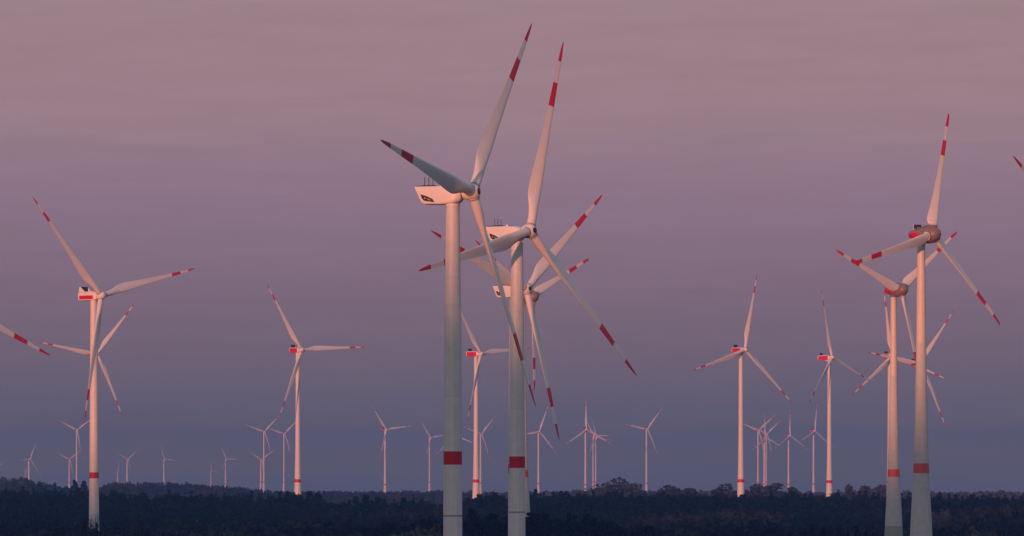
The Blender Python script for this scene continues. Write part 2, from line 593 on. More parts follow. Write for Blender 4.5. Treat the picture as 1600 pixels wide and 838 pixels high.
def hub_long():
    mb = MB()
    mb.lathe_y([(1.7, 1.2), (1.6, 1.6), (0.8, 1.9), (-0.3, 1.9), (-1.2, 1.62), (-1.9, 1.1), (-2.2, 0.5), (-2.25, 0.15)], M_NAC, 32)
    for k in range(3):
        a = k * 2 * math.pi / 3
        d = Vector((math.sin(a), 0, math.cos(a)))
        mb.tube(d * 0.9, d * 1.68, 1.32, 1.28, M_NAC, 28)
    return mb.mesh('hub', 40)


HUBS = {'slim90': hub_slim(), 'wide82': hub_egg(), 'long117': hub_long()}


def nac_slim():
    mb = MB()
    S = [(2.05, -0.40, 1.05, 1.0, 2.4), (2.6, -0.50, 1.45, 1.45, 3), (3.6, -0.58, 1.7, 1.72, 6), (6.0, -0.58, 1.75, 1.80, 10), (8.9, -0.55, 1.75, 1.77, 11),
         (9.6, -0.54, 1.75, 1.76, 12), (10.1, -0.42, 1.74, 1.64, 12), (10.5, -0.14, 1.73, 1.36, 12), (11.0, 0.41, 1.71, 0.81, 11), (11.6, 1.03, 1.66, 0.19, 8)]
    mb.rings([oval(0, cz, hx, hz, y, 36, e) for y, cz, hx, hz, e in S], M_NAC)
    mb.tube((0, 4.2, -2.75), (0, 4.2, -2.2), 1.42, 1.45, M_NAC, 32)   # yaw collar
    mb.tube((0, 1.75, -0.1), (0, 2.2, -0.2), 1.02, 1.02, M_DARK, 28)  # shaft seal
    return mb.mesh('nacelle', 30)


def nac_egg():
    mb = MB()
    mb.lathe_y([(1.98, 2.3), (2.0, 2.92), (3.1, 2.92), (3.2, 2.4)], M_SPIN, 40)      # ring generator
    S = [(3.1, 0.0, 2.35, 2.25, 2.2), (4.5, -0.05, 2.4, 2.2, 2.3), (6.3, -0.05, 2.15, 1.95, 2.3), (8.0, 0.0, 1.75, 1.6, 2.3), (9.3, 0.1, 1.2, 1.15, 2.2), (9.9, 0.1, 0.7, 0.7, 2.0)]
    mb.rings([oval(0, cz, hx, hz, y, 36, e) for y, cz, hx, hz, e in S], M_SPIN)
    mb.tube((0, 4.9, -3.0), (0, 4.9, -2.0), 1.3, 1.45, M_SPIN, 28)
    return mb.mesh('nacelle', 30)


def nac_long():
    mb = MB()
    S = [(1.75, -0.15, 1.5, 1.5, 3), (2.3, -0.2, 1.8, 1.75, 5), (3.2, -0.2, 1.95, 1.9, 8), (12.2, -0.2, 1.95, 1.9, 8), (12.9, -0.15, 1.9, 1.75, 7), (13.1, -0.1, 1.75, 1.55, 7)]
    mb.rings([oval(0, cz, hx, hz, y, 40, e) for y, cz, hx, hz, e in S], M_NAC)
    mb.tube((0, 4.6, -2.8), (0, 4.6, -2.0), 1.55, 1.6, M_NAC, 28)
    return mb.mesh('nacelle', 30)


NACS = {'slim90': nac_slim(), 'wide82': nac_egg(), 'long117': nac_long()}


def patch_slim(side):
    """Dark slanted emblem panel low on the tail, with its light swoosh."""
    mb = MB()
    x0 = side * 1.752
    out = [(11.0, -0.30), (10.75, -1.1), (10.25, -1.62), (8.0, -1.95), (8.45, -1.28), (9.55, -0.78)]
    pts = [(x0, y - 0.7, z) for y, z in out]
    mb.prism(pts, (side * 0.03, 0, 0), M_BLACK)
    x1 = x0 + side * 0.032
    up = [(10.26, -1.06), (10.2, -1.2), (10.02, -1.26), (9.9, -1.2), (10.02, -1.19), (10.12, -1.13), (10.04, -1.03), (9.85, -1.0), (9.9, -0.95), (10.12, -0.96)]
    mb.prism([(x1, y - 0.7, z) for y, z in up], (side * 0.02, 0, 0), M_LOGO)
    bar = [(9.75, -1.22), (9.55, -1.19), (8.85, -1.47), (8.75, -1.56), (8.92, -1.56)]
    mb.prism([(x1, y - 0.7, z) for y, z in bar], (side * 0.02, 0, 0), M_LOGO)
    return mb.mesh('emblem_panel', 30)


def rack_slim():
    mb = MB()
    mb.box((0.3, 9.5, 1.36), (1.3, 2.3, 0.28), M_DARK)
    mb.box((0.2, 11.1, 1.32), (2.6, 1.3, 0.1), M_DARK)
    for y in (10.4, 9.5, 8.6):
        mb.tube((0.3, y, 1.2), (0.3, y, 3.1), 0.075, 0.065, M_DARK, 6)
    mb.lathe_y([(-0.18, 0.02), (-0.1, 0.15), (0.1, 0.15), (0.18, 0.02)], M_NAC, 10, (0.3, 8.6, 3.2))
    return mb.mesh('sensor_rack')


def dome_slim():
    mb = MB()
    mb.rings([[(0.3 + r * math.cos(a), 6.8 + r * math.sin(a), z) for a in [2 * math.pi * k / 14 for k in range(14)]]
              for z, r in ((1.15, 0.36), (1.42, 0.36), (1.6, 0.26), (1.68, 0.06))], M_NAC)
    mb.box((0.3, 5.9, 1.27), (0.9, 0.5, 0.14), M_DARK)
    return mb.mesh('beacon_light')


def band_mesh(S, mat, e):
    """A painted strip standing just proud of a nacelle, both flanks and round the tail."""
    mb = MB()
    for side in (-1, 1):
        pts = [(side * x, y, z0) for x, y, z0, z1 in S] + [(side * x, y, z1) for x, y, z0, z1 in reversed(S)]
        a = [Vector(p) for p in pts]
        mb.rings([[tuple(p) for p in a], [tuple(p + Vector((side * 0.05, 0, 0))) for p in a]], mat)
    return mb.mesh('side_stripe', 30)


STRIPE = {
    'long117': band_mesh([(1.951, 3.3, -1.55, 0.15), (1.951, 12.1, -1.55, 0.15)], M_RED, 8),
}


def stripe_egg():
    mb = MB()
    n = 13
    ys_ = [4.2, 5.2, 6.3, 7.2, 8.0, 8.7, 9.3]
    hx = np.interp(ys_, [3.1, 4.5, 6.3, 8.0, 9.3, 9.9], [2.35, 2.4, 2.15, 1.75, 1.2, 0.7])
    hz = np.interp(ys_, [3.1, 4.5, 6.3, 8.0, 9.3, 9.9], [2.25, 2.2, 1.95, 1.6, 1.15, 0.7])
    for side in (0, math.pi):
        rr = []
        for y, a_, b_ in zip(ys_, hx, hz):
            o_, i_ = [], []
            for k in range(n):
                t = side + (1 if side == 0 else -1) * R_(-46 + 60 * k / (n - 1))
                e = 2.3
                c, s_ = math.cos(t), math.sin(t)
                x = math.copysign(abs(c) ** (2 / e), c); z = math.copysign(abs(s_) ** (2 / e), s_)
                o_.append(((a_ + 0.06) * x, y, (b_ + 0.06) * z)); i_.append(((a_ - 0.05) * x, y, (b_ - 0.05) * z))
            rr.append(o_ + i_[::-1])
        mb.rings(rr, M_RED)
    return mb.mesh('side_stripe', 40)


STRIPE['wide82'] = stripe_egg()
WIDE_STRIPE = band_mesh([(1.951, 2.9, -2.0, 1.45), (1.951, 12.3, -2.0, 1.45)], M_RED, 8)


def box_egg():
    mb = MB()
    mb.box((-0.2, 6.3, 2.55), (2.1, 1.5, 1.3), M_DARK)
    mb.box((-0.2, 5.2, 2.15), (2.0, 1.6, 0.5), M_SPIN)
    mb.tube((-1.25, 7.1, 1.6), (-1.25, 7.1, 3.3), 0.09, 0.09, M_NAC, 6)
    mb.tube((-1.25, 7.1, 3.2), (0.85, 7.1, 3.2), 0.05, 0.05, M_DARK, 6)
    mb.tube((0.85, 7.1, 1.6), (0.85, 7.1, 3.3), 0.06, 0.06, M_DARK, 6)
    return mb.mesh('roof_cooler')


def radiator_long():
    mb = MB()
    mb.box((0.0, 10.6, 2.95), (3.5, 0.5, 2.2), M_DARK)
    return mb.mesh('radiator')


def fin_long(side):
    mb = MB()
    x = side * 1.78
    pts = [(x, 12.5, 1.66), (x, 12.2, 4.05), (x, 11.5, 4.05), (x, 8.2, 1.66)] if side < 0 else [(x, 11.9, 1.66), (x, 11.5, 4.05), (x, 10.7, 4.05), (x, 8.2, 1.66)]
    mb.prism(pts, (side * 0.12, 0, 0), M_NAC)
    return mb.mesh('cooler_fin', 30)


def roof_long():
    mb = MB()
    mb.box((0, 7.6, 1.78), (3.3, 10.0, 0.24), M_NAC)
    return mb.mesh('roof_hatch')


def vent_slim():
    mb = MB()
    mb.lathe_y([(0.0, 0.62), (-0.07, 0.66), (-0.12, 0.5)], M_DARK, 20, (0, -1.40, 0))
    return mb.mesh('nose_vent')


def vent_side():
    mb = MB()
    mb.tube((-0.95, -0.72, 0.42), (-1.2, -1.0, 0.5), 0.42, 0.40, M_DARK, 16)
    return mb.mesh('hub_hatch')


EXTRA = {
    'slim90': [('emblem_panel', patch_slim(-1), 'nacelle'), ('emblem_panel', patch_slim(1), 'nacelle'), ('sensor_rack', rack_slim(), 'nacelle'),
               ('beacon_light', dome_slim(), 'nacelle'), ('nose_vent', vent_slim(), 'hub')],
    'wide82': [('side_stripe', STRIPE['wide82'], 'nacelle'), ('roof_cooler', box_egg(), 'nacelle')],
    'long117': [('side_stripe', STRIPE['long117'], 'nacelle'), ('radiator', radiator_long(), 'nacelle'), ('cooler_fin', fin_long(-1), 'nacelle'),
                ('cooler_fin', fin_long(1), 'nacelle'), ('roof_hatch', roof_long(), 'nacelle')],
}
OVERHANG = {'slim90': 4.2, 'wide82': 4.9, 'long117': 4.6}
TILT = R_(5)


def turbine(kind, tower_kind, R, hub_px, dist, yaw, phase, cone, label, group, detail=True, overhang=None):
    """hub_px: rotor centre as seen in the photograph; dist: metres from the viewpoint; yaw: where the rotor faces."""
    H = px_to_world(hub_px[0], hub_px[1], dist)
    ov = overhang or OVERHANG[kind]
    n = Vector((math.sin(R_(yaw)), -math.cos(R_(yaw)), 0))
    bx_, by_ = H.x - n.x * ov, H.y - n.y * ov
    gz_ = terrain1(bx_, by_)
    datum = 0.0 if dist < 6000 else gz_
    foot = gz_ - 1.0 - datum
    root = bpy.data.objects.new('wind_turbine', None)
    root.empty_display_size = 4
    COL.objects.link(root)
    root.location = (bx_, by_, datum)
    root.rotation_euler = (0, 0, R_(yaw))
    tag(root, label, 'wind turbine', group)
    s = R / BLADES[kind]['R']
    hz = H.z - datum
    top = hz - {'slim90': 2.5, 'wide82': 2.3, 'long117': 2.3}[kind] * s
    key = (tower_kind, round(top, 1), round(foot, 1))
    link('tower', tower_mesh(tower_kind, top, foot, 40 if dist < 3000 else 20), root)
    nac = link('nacelle', NACS[kind], root)
    nac.location = (0, -ov, hz)
    nac.scale = (s, s, s)
    M0 = Matrix.Translation((0, -ov, hz)) @ Matrix.Rotation(-TILT, 4, 'X')
    hub = link('hub', HUBS[kind], root)
    hub.matrix_local = M0 @ Matrix.Rotation(R_(phase), 4, 'Y') @ Matrix.Diagonal((s, s, s, 1))
    for k in range(3):
        b = link('blade', BLADE_ME[kind], root)
        b.matrix_local = M0 @ Matrix.Rotation(R_(phase + 120 * k), 4, 'Y') @ Matrix.Rotation(R_(cone), 4, 'X') @ Matrix.Diagonal((s, s, s, 1))
    if detail:
        for nm, me, where in EXTRA[kind]:
            if nm == 'cooler_fin' and tower_kind == 'tall_flare':
                continue
            if nm == 'side_stripe' and tower_kind == 'tall_flare':
                me = WIDE_STRIPE
            link(nm, me, nac if where == 'nacelle' else hub)
    return root


G_NEAR = 'large wind turbines in front'
G_MID = 'middle distance wind turbines'
G_FAR = 'small wind turbines on the horizon'
TURB = [
    # kind, tower, R, hub px, distance, yaw, phase, cone, label, group
    ('slim90', 'steel', 45, (738, 300), 1103, 65.1, 39.6, 3.4, 'tallest and nearest white turbine, its shaded left blade crossing in front of the emblem nacelle', G_NEAR),
    ('slim90', 'steel', 45, (828, 361), 1273, 50.8, 16.5, 4.2, 'second tallest white turbine, right of the tallest, a blade shadow under its emblem nacelle', G_NEAR),
    ('slim90', 'steel', 45, (822.6, 452), 1657, 48.5, 50.4, 2.7, 'white emblem nacelle turbine largely hidden behind the second tallest tower, long blade reaching up right', G_NEAR),
    ('wide82', 'hybrid', 41, (832, 464), 2449, 46.2, 64.7, 1.0, 'turbine with round brownish hub peeping out behind the overlapping central towers', G_NEAR),
    ('wide82', 'hybrid', 41, (1457, 366), 1827, 43.6, 15.1, 1.5, 'larger of the two egg hub turbines on flared concrete towers at right, black roof box', G_NEAR),
    ('wide82', 'hybrid', 41, (1409, 453), 2369, 39.6, 52.2, 3.1, 'smaller of the two egg hub turbines at right, its tower foot painted green grey', G_NEAR),
    ('long117', 'short_flare', 58.5, (158, 462), 2527, 47.3, 76.9, 2.4, 'large left turbine with red striped box nacelle, tower standing free down to the trees', G_NEAR),
    ('slim90', 'steel', 45, (-90, 466), 1730, 48.0, 112.6, 3.0, 'turbine out of frame at the left edge, only one red banded blade tip in view', G_NEAR),
    ('slim90', 'steel', 45, (1709, 399), 1424, 53.0, 61.0, 3.0, 'turbine out of frame at the right edge, only one red blade tip in view', G_NEAR),
    ('long117', 'tall_flare', 58.5, (152, 553), 4988, 29.3, 39.5, 2.8, 'pink lit turbine half hidden directly behind the large left turbine', G_MID),
    ('long117', 'tall_flare', 58.5, (471, 547), 4281, 38.9, 87.4, 3.2, 'pink lit turbine standing alone left of centre, one blade level to the right', G_MID),
    ('long117', 'tall_flare', 58.5, (751, 553), 4364, 50.5, 85.0, 2.4, 'pink lit turbine with red nacelle between the two tallest towers', G_MID),
    ('long117', 'tall_flare', 58.5, (1164, 547), 4249, 39.2, 13.8, 3.0, 'left one of the pair of pink lit mid distance turbines right of centre', G_MID),
    ('long117', 'tall_flare', 58.5, (1300, 559), 4750, 55.0, 109.0, 1.6, 'right one of the pair of pink lit mid distance turbines, left of the concrete towers', G_MID),
    ('long117', 'tall_flare', 58.5, (1394, 556), 5072, 26.8, 111.9, 4.7, 'pink turbine with red nacelle hidden behind the smaller concrete tower at right', G_MID),
    ('long117', 'tall_flare', 58.5, (1439, 568), 4816, 33.2, 38.8, 2.0, 'pink turbine hidden behind the larger concrete tower at right, blades showing either side', G_MID),
    ('long117', 'tall_flare', 58.5, (121, 672), 13612, 28.0, 55.0, 3.0, 'tallest small turbine of the far left cluster, rising beside two dark pines', G_FAR),
    ('long117', 'tall_flare', 50, (109.6, 718), 14805, 33.5, 53.3, 2.9, 'small pale turbine just left of the one beside two dark pines, about half its height', G_FAR),
    ('long117', 'tall_flare', 50, (47.3, 718), 12688, 46.9, 26.0, 4.1, 'small pale turbine above the wooded hill at far left, blade pointing up right', G_FAR),
    ('long117', 'tall_flare', 35, (41, 734), 19800, 41.8, 63.7, 2.9, 'tiny pale turbine almost touching a bigger one above the far left hill', G_FAR),
    ('long117', 'tall_flare', 45, (-8, 733), 16000, 45.0, 61.0, 3.0, 'tiny turbine cut off by the left edge, one blade in view', G_FAR),
    ('long117', 'tall_flare', 35, (185.5, 735), 16870, 52.6, 3.7, 3.1, 'tiny faint turbine left of a Y shaped one above the left ridge', G_FAR),
    ('long117', 'tall_flare', 45, (200.5, 718), 14105, 44.6, 52.0, 3.3, 'small turbine with blades in a Y above the start of the left ridge', G_FAR),
    ('long117', 'tall_flare', 45, (258, 718), 15079, 43.6, 95.1, 3.1, 'small lone turbine over the middle of the left ridge', G_FAR),
    ('long117', 'tall_flare', 35, (331, 735), 18070, 43.7, 111.4, 3.3, 'tiny faint turbine left of a bigger one over the right end of the left ridge', G_FAR),
    ('long117', 'tall_flare', 45, (354, 717.5), 15769, 38.6, 92.6, 3.3, 'small turbine over the sloping right end of the left ridge', G_FAR),
    ('long117', 'tall_flare', 58.5, (413.8, 674.7), 13277, 32.5, 46.4, 3.0, 'taller turbine of the close pair left of the lone pink turbine', G_FAR),
    ('long117', 'tall_flare', 50, (409.4, 718.6), 13703, 38.2, 56.9, 3.7, 'shorter turbine tucked behind the tower of a taller one, left of the lone pink turbine', G_FAR),
    ('long117', 'tall_flare', 58.5, (445, 678), 13879, 31.0, 46.5, 3.2, 'small turbine immediately left of the lone pink turbine tower', G_FAR),
    ('long117', 'tall_flare', 58.5, (604, 671.5), 10579, 37.4, 82.9, 3.6, 'small turbine standing alone between the lone pink turbine and the tallest tower', G_FAR),
    ('long117', 'tall_flare', 58.5, (673, 684), 13824, 40.5, 83.2, 2.9, 'small turbine immediately left of the tallest tower', G_FAR),
    ('long117', 'tall_flare', 58.5, (708, 681), 11102, 31.1, 107.3, 1.3, 'small turbine hidden behind the tallest tower, blade tips showing either side', G_FAR),
    ('long117', 'tall_flare', 58.5, (753, 678), 12129, 40.4, 44.6, 3.6, 'small turbine close behind the pink one that stands between the two tallest towers', G_FAR),
    ('long117', 'tall_flare', 58.5, (843, 674.7), 11386, 27.9, 21.7, 3.4, 'small turbine just right of the second tallest tower', G_FAR),
    ('long117', 'tall_flare', 58.5, (916.5, 671.5), 10803, 26.2, 119.6, 3.8, 'left and clearest turbine of the overlapping trio left of the round tree clump', G_FAR),
    ('long117', 'tall_flare', 58.5, (933, 684), 14481, 46.7, 99.5, 3.3, 'right turbine of the overlapping trio left of the round tree clump', G_FAR),
    ('long117', 'tall_flare', 58.5, (928.7, 682), 14000, 40.0, 87.0, 3.0, 'faint middle turbine of the overlapping trio left of the round tree clump', G_FAR),
    ('long117', 'tall_flare', 58.5, (1012, 670.7), 11688, 30.8, 39.8, 2.9, 'small turbine standing alone right of the round tree clump', G_FAR),
    ('long117', 'tall_flare', 58.5, (1186, 673), 12909, 27.8, 50.0, 2.8, 'leftmost turbine of the crowded cluster between the two pink mid distance towers', G_FAR),
    ('long117', 'tall_flare', 58.5, (1199, 678), 14024, 33.6, 51.0, 3.3, 'turbine of the crowded cluster whose blade slants up to the right, sharing a tower line', G_FAR),
    ('long117', 'tall_flare', 50, (1196.5, 684), 11468, 37.4, 116.4, 3.3, 'lowest turbine of the crowded cluster, one blade straight up', G_FAR),
    ('long117', 'tall_flare', 58.5, (1234.6, 681), 11536, 41.7, 2.0, 3.3, 'small upright Y turbine midway between the two pink mid distance towers', G_FAR),
    ('long117', 'tall_flare', 58.5, (1273.7, 674), 11203, 41.5, 7.4, 3.3, 'small turbine just left of the right pink mid distance tower', G_FAR),
]
OVERHANG_AS_SEEN = {(1300, 559): 2.6, (822.6, 452): 4.7, (828, 361): 3.7, (832, 464): 6.0}
for t in TURB:
    turbine(*t, overhang=OVERHANG_AS_SEEN.get(t[3]))


# ------------------------------------------------------------------ trees
def leaf_cards(centres, size, rng, flat=0.35):
    """One randomly turned quad for each leaf clump."""
    n = len(centres)
    a = rng.normal(size=(n, 3)); a[:, 2] *= flat + 0.5
    a /= np.linalg.norm(a, axis=1, keepdims=True)
    b = np.cross(a, rng.normal(size=(n, 3)))
    b /= np.linalg.norm(b, axis=1, keepdims=True) + 1e-9
    s = (np.asarray(size) * rng.uniform(0.6, 1.35, n))[:, None]
    a = a * s; b = b * s * rng.uniform(0.6, 1.0, (n, 1))
    V = np.stack([centres - a - 0.55 * b, centres + 0.6 * a - b, centres + a + 0.5 * b, centres - 0.5 * a + b], 1).reshape(-1, 3)
    F = np.arange(4 * n).reshape(-1, 4)
    return V, F


def limb(V, F, p0, p1, r0, r1):
    p0, p1 = np.array(p0, float), np.array(p1, float)
    d = p1 - p0
    d /= np.linalg.norm(d)
    u = np.cross(d, (0.3, 0.9, 0.2)); u /= np.linalg.norm(u)
    w = np.cross(d, u)
    base = sum(len(x) for x in V)
    k = 5
    an = np.arange(k) * 2 * math.pi / k
    ring = np.cos(an)[:, None] * u + np.sin(an)[:, None] * w
    V.append(np.concatenate([p0 + ring * r0, p1 + ring * r1]))
    F.append(np.array([(base + i, base + (i + 1) % k, base + k + (i + 1) % k, base + k + i) for i in range(k)]))


def proto(kind, ncl, size, rng):
    """Unit-free tree prototype about 18 m tall: crown cards, wood, and per-vertex tint offsets."""
    WV, WF = [], []
    if kind == 'broad':
        h = 17.0
        lobes = []
        for _ in range(9):
            an = rng.uniform(0, 2 * math.pi); rr = rng.uniform(0.5, 4.2)
            lobes.append((rr * math.cos(an), rr * math.sin(an), rng.uniform(6.5, 13.6) - 0.35 * rr, rng.uniform(1.9, 3.3)))
        lobes.append((0, 0, 14.0, 2.6))
        limb(WV, WF, (0, 0, -1.5), (0.1, 0, 7.5), 0.42, 0.26)
        for x, y, z, r in lobes:
            limb(WV, WF, (0.05, 0, min(5.5, z - 2)), (x, y, z), 0.17, 0.05)
        L = np.array(lobes)
        i = rng.integers(0, len(L), ncl)
        d = rng.normal(size=(ncl, 3)); d /= np.linalg.norm(d, axis=1, keepdims=True)
        c = L[i, :3] + d * (L[i, 3] * rng.uniform(0.35, 1.0, ncl) ** 0.5)[:, None] * np.array([1.1, 1.1, 0.85])
    elif kind == 'conifer':
        h = 19.0
        limb(WV, WF, (0, 0, -1.5), (0, 0, 18.0), 0.35, 0.04)
        t = rng.uniform(0, 1, ncl) ** 0.75
        z = 19.0 - t * 16.0
        rad = (0.15 + 2.9 * t * (0.72 + 0.28 * np.sin(t * 38))) * rng.uniform(0.25, 1.0, ncl)
        an = rng.uniform(0, 2 * math.pi, ncl)
        c = np.stack([rad * np.cos(an), rad * np.sin(an), z - 0.25 * rad], -1)
    else:                                              # pine: bare stem, ragged flat-topped crown
        h = 19.0
        lobes = [(0.0, 0.0, 17.0, 1.5), (1.6, 0.6, 15.2, 1.5), (-1.9, -0.4, 14.4, 1.6), (0.7, -1.2, 12.6, 1.5), (-1.2, 1.0, 11.2, 1.2), (2.2, -0.4, 11.6, 1.0), (-2.4, 0.2, 9.6, 0.8)]
        limb(WV, WF, (0, 0, -1.5), (0.1, 0, 16.5), 0.3, 0.08)
        for x, y, z, r in lobes[1:]:
            limb(WV, WF, (0.05, 0, z - 0.9), (x, y, z), 0.1, 0.04)
        L = np.array(lobes)
        i = rng.integers(0, len(L), ncl)
        d = rng.normal(size=(ncl, 3)); d /= np.linalg.norm(d, axis=1, keepdims=True)
        c = L[i, :3] + d * (L[i, 3] * rng.uniform(0.3, 1.0, ncl) ** 0.5)[:, None] * np.array([1.25, 1.25, 0.6])
    CV, CF = leaf_cards(c, size, rng)
    nz = rng.uniform(-0.07, 0.07, ncl)
    return CV, CF, np.repeat(nz, 4), np.concatenate(WV), np.concatenate(WF)


def forest(name, label, pts, protos, weights, tint, hscale, seed, spread=0.12):
    rng = np.random.default_rng(seed)
    n = len(pts)
    which = rng.choice(len(protos), n, p=np.array(weights) / sum(weights)) if np.ndim(weights) == 1 else \
        np.array([rng.choice(len(protos), p=w / w.sum()) for w in weights])
    ang = rng.uniform(0, 2 * math.pi, n)
    sc = hscale * np.clip(rng.normal(0.92, spread, n), 0.5, 1.25)
    wid = sc * rng.uniform(0.85, 1.25, n)
    z = terrain(pts[:, 0], pts[:, 1])
    VV, FF, TT, MM = [], [], [], []
    off = 0
    for k, (CV, CF, CT, WV, WF) in enumerate(protos):
        sel = np.nonzero(which == k)[0]
        if not len(sel): continue
        PV = np.concatenate([CV, WV]); PF = np.concatenate([CF, WF + len(CV)])
        PT = np.concatenate([CT, np.zeros(len(WV))])
        ca, sa = np.cos(ang[sel])[:, None], np.sin(ang[sel])[:, None]
        X = (PV[None, :, 0] * ca - PV[None, :, 1] * sa) * wid[sel][:, None] + pts[sel, 0][:, None]
        Y = (PV[None, :, 0] * sa + PV[None, :, 1] * ca) * wid[sel][:, None] + pts[sel, 1][:, None]
        Z = PV[None, :, 2] * sc[sel][:, None] + z[sel][:, None]
        VV.append(np.stack([X, Y, Z], -1).reshape(-1, 3))
        FF.append((PF[None] + (off + np.arange(len(sel)) * len(PV))[:, None, None]).reshape(-1, 4))
        TT.append(np.clip(tint[sel][:, None] + PT[None], 0, 1).ravel())
        MM.append(np.tile(np.concatenate([np.zeros(len(CF), int), np.ones(len(WF), int)]), len(sel)))
        off += len(sel) * len(PV)
    me = mesh_from_arrays(name, np.concatenate(VV), np.concatenate(FF), [M_FOL, M_BARK], np.concatenate(MM), False, np.concatenate(TT))
    return tag(link(name, me), label, 'woodland', kind='stuff')


def scatter(y0, y1, per, seed, margin=0.135):
    """Random tree spots over the wedge the view takes in, with a margin either side."""
    rng = np.random.default_rng(seed)
    area = margin * (y1 ** 2 - y0 ** 2)
    n = int(area / per)
    y = np.sqrt(rng.uniform(y0 ** 2, y1 ** 2, n))
    x = rng.uniform(-1, 1, n) * margin * y
    return np.stack([x, y], -1)


def clearings(p):
    px = 800 + FPX * p[:, 0] / p[:, 1]
    y = p[:, 1]
    keep = np.ones(len(p), bool)
    keep &= ~((np.abs(px - 147) < 16) & (y > 2430) & (y < 2620))
    keep &= ~((np.abs(px - 1396) < 26) & (y < 2480))
    keep &= ~((np.abs(px - 825) < 14) & (y > 2400) & (y < 2500))
    return p[keep]


rng = np.random.default_rng(3)
NEAR_P = [proto(k, n, s, rng) for k, n, s in (('broad', 230, 1.0), ('broad', 230, 1.0), ('broad', 210, 1.05), ('conifer', 200, 0.85), ('pine', 130, 0.85))]
MID_P = [proto(k, n, s, rng) for k, n, s in (('broad', 140, 1.3), ('broad', 140, 1.25), ('conifer', 120, 1.05), ('pine', 90, 1.0))]
FAR_P = [proto(k, n, s, rng) for k, n, s in (('broad', 34, 2.5), ('conifer', 30, 2.0), ('pine', 28, 1.7))]


def patches(p, sx, sy, seed):
    """Slow patchwork 0..1 telling stands of one kind of tree from another."""
    r = np.random.default_rng(seed)
    v = np.zeros(len(p))
    for k in range(5):
        fx, fy = r.normal(size=2) / np.array([sx, sy]) * 2.2
        v += np.sin(p[:, 0] * fx + p[:, 1] * fy + r.uniform(0, 6.28))
    return np.clip(0.5 + v * 0.22, 0, 1)


# nearest trees along the bottom of the picture
p = clearings(scatter(2160, 2950, 120, 21))
px = 800 + FPX * p[:, 0] / p[:, 1]
k = patches(p, 90, 300, 5)
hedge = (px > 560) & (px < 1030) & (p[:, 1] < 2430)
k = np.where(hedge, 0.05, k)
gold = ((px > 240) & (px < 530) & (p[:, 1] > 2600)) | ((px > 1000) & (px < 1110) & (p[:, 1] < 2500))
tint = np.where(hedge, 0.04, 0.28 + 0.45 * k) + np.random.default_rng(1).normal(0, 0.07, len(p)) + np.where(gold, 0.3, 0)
pale = (p[:, 1] < 2225) & (((px > 615) & (px < 700)) | ((px > 1475) & (px < 1570)))
tint = np.where(pale, 0.97, tint)
k = np.where(pale, 1.0, k)
W = np.stack([0.2 + k, 0.2 + k, 0.2 + k, np.where(hedge, 0.12, 1.1 - k), 0.9 - 0.8 * k], -1)
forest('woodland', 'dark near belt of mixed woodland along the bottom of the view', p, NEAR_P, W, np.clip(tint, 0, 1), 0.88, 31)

p = clearings(scatter(2950, 4350, 210, 22))
px = 800 + FPX * p[:, 0] / p[:, 1]
k = patches(p, 160, 400, 8)
conif = (px < 505) | ((px > 520) & (px < 640) & (p[:, 1] > 3600))
brown = ((px > 990) & (px < 1240) & (p[:, 1] < 3400)) | ((px > 1440) & (p[:, 1] < 3500))
k = np.where(conif, k * 0.35, np.where(brown, 0.6 + 0.4 * k, k))
tint = 0.10 + 0.5 * k + np.where(brown, 0.22, 0) + np.random.default_rng(2).normal(0, 0.06, len(p))
W = np.stack([0.15 + k, 0.15 + k, 1.1 - k, 0.7 - 0.5 * k], -1)
forest('woodland', 'blue dark woodland on the rise that hides the feet of the middle distance turbines', p, MID_P, W, np.clip(tint, 0, 1), 0.95, 32, 0.09)

p = scatter(6500, 8200, 430, 23)
k = patches(p, 300, 700, 9)
tint = 0.68 + 0.25 * k + np.random.default_rng(4).normal(0, 0.05, len(p))  # brownish stands, tint raised further to paint in low sunlight
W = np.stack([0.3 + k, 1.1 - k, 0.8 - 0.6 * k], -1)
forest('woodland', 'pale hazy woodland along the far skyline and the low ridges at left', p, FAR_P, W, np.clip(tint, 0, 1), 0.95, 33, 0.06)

p = scatter(5250, 5800, 170, 26)
px = 800 + FPX * p[:, 0] / p[:, 1]
p = p[((px > 915) & (px < 1015)) | ((px > 1035) & (px < 1262)) | ((px > 1312) & (px < 1420))]
px = 800 + FPX * p[:, 0] / p[:, 1]
tint = np.where(px > 1300, 0.86, 0.80) + np.random.default_rng(6).normal(0, 0.06, len(p))  # grey-brown twigs plus evening sunlight painted into the tint
forest('woodland', 'low grey brown broadleaf copses on the skyline right of centre', p, MID_P[:2], [1, 1], np.clip(tint, 0, 1), 0.92, 35, 0.1)

p = scatter(12000, 17000, 16000, 24)
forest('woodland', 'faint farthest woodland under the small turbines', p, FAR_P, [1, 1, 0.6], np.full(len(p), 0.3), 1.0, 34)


# trees that stand out singly
def crown_mesh(kind, ncl, size, seed, tint):
    r = np.random.default_rng(seed)
    CV, CF, CT, WV, WF = proto(kind, ncl, size, r)
    c = mesh_from_arrays('crown', CV, CF, [M_FOL], None, False, np.clip(tint + CT, 0, 1))
    w = mesh_from_arrays('trunk', WV, WF, [M_BARK], None, True)
    return c, w


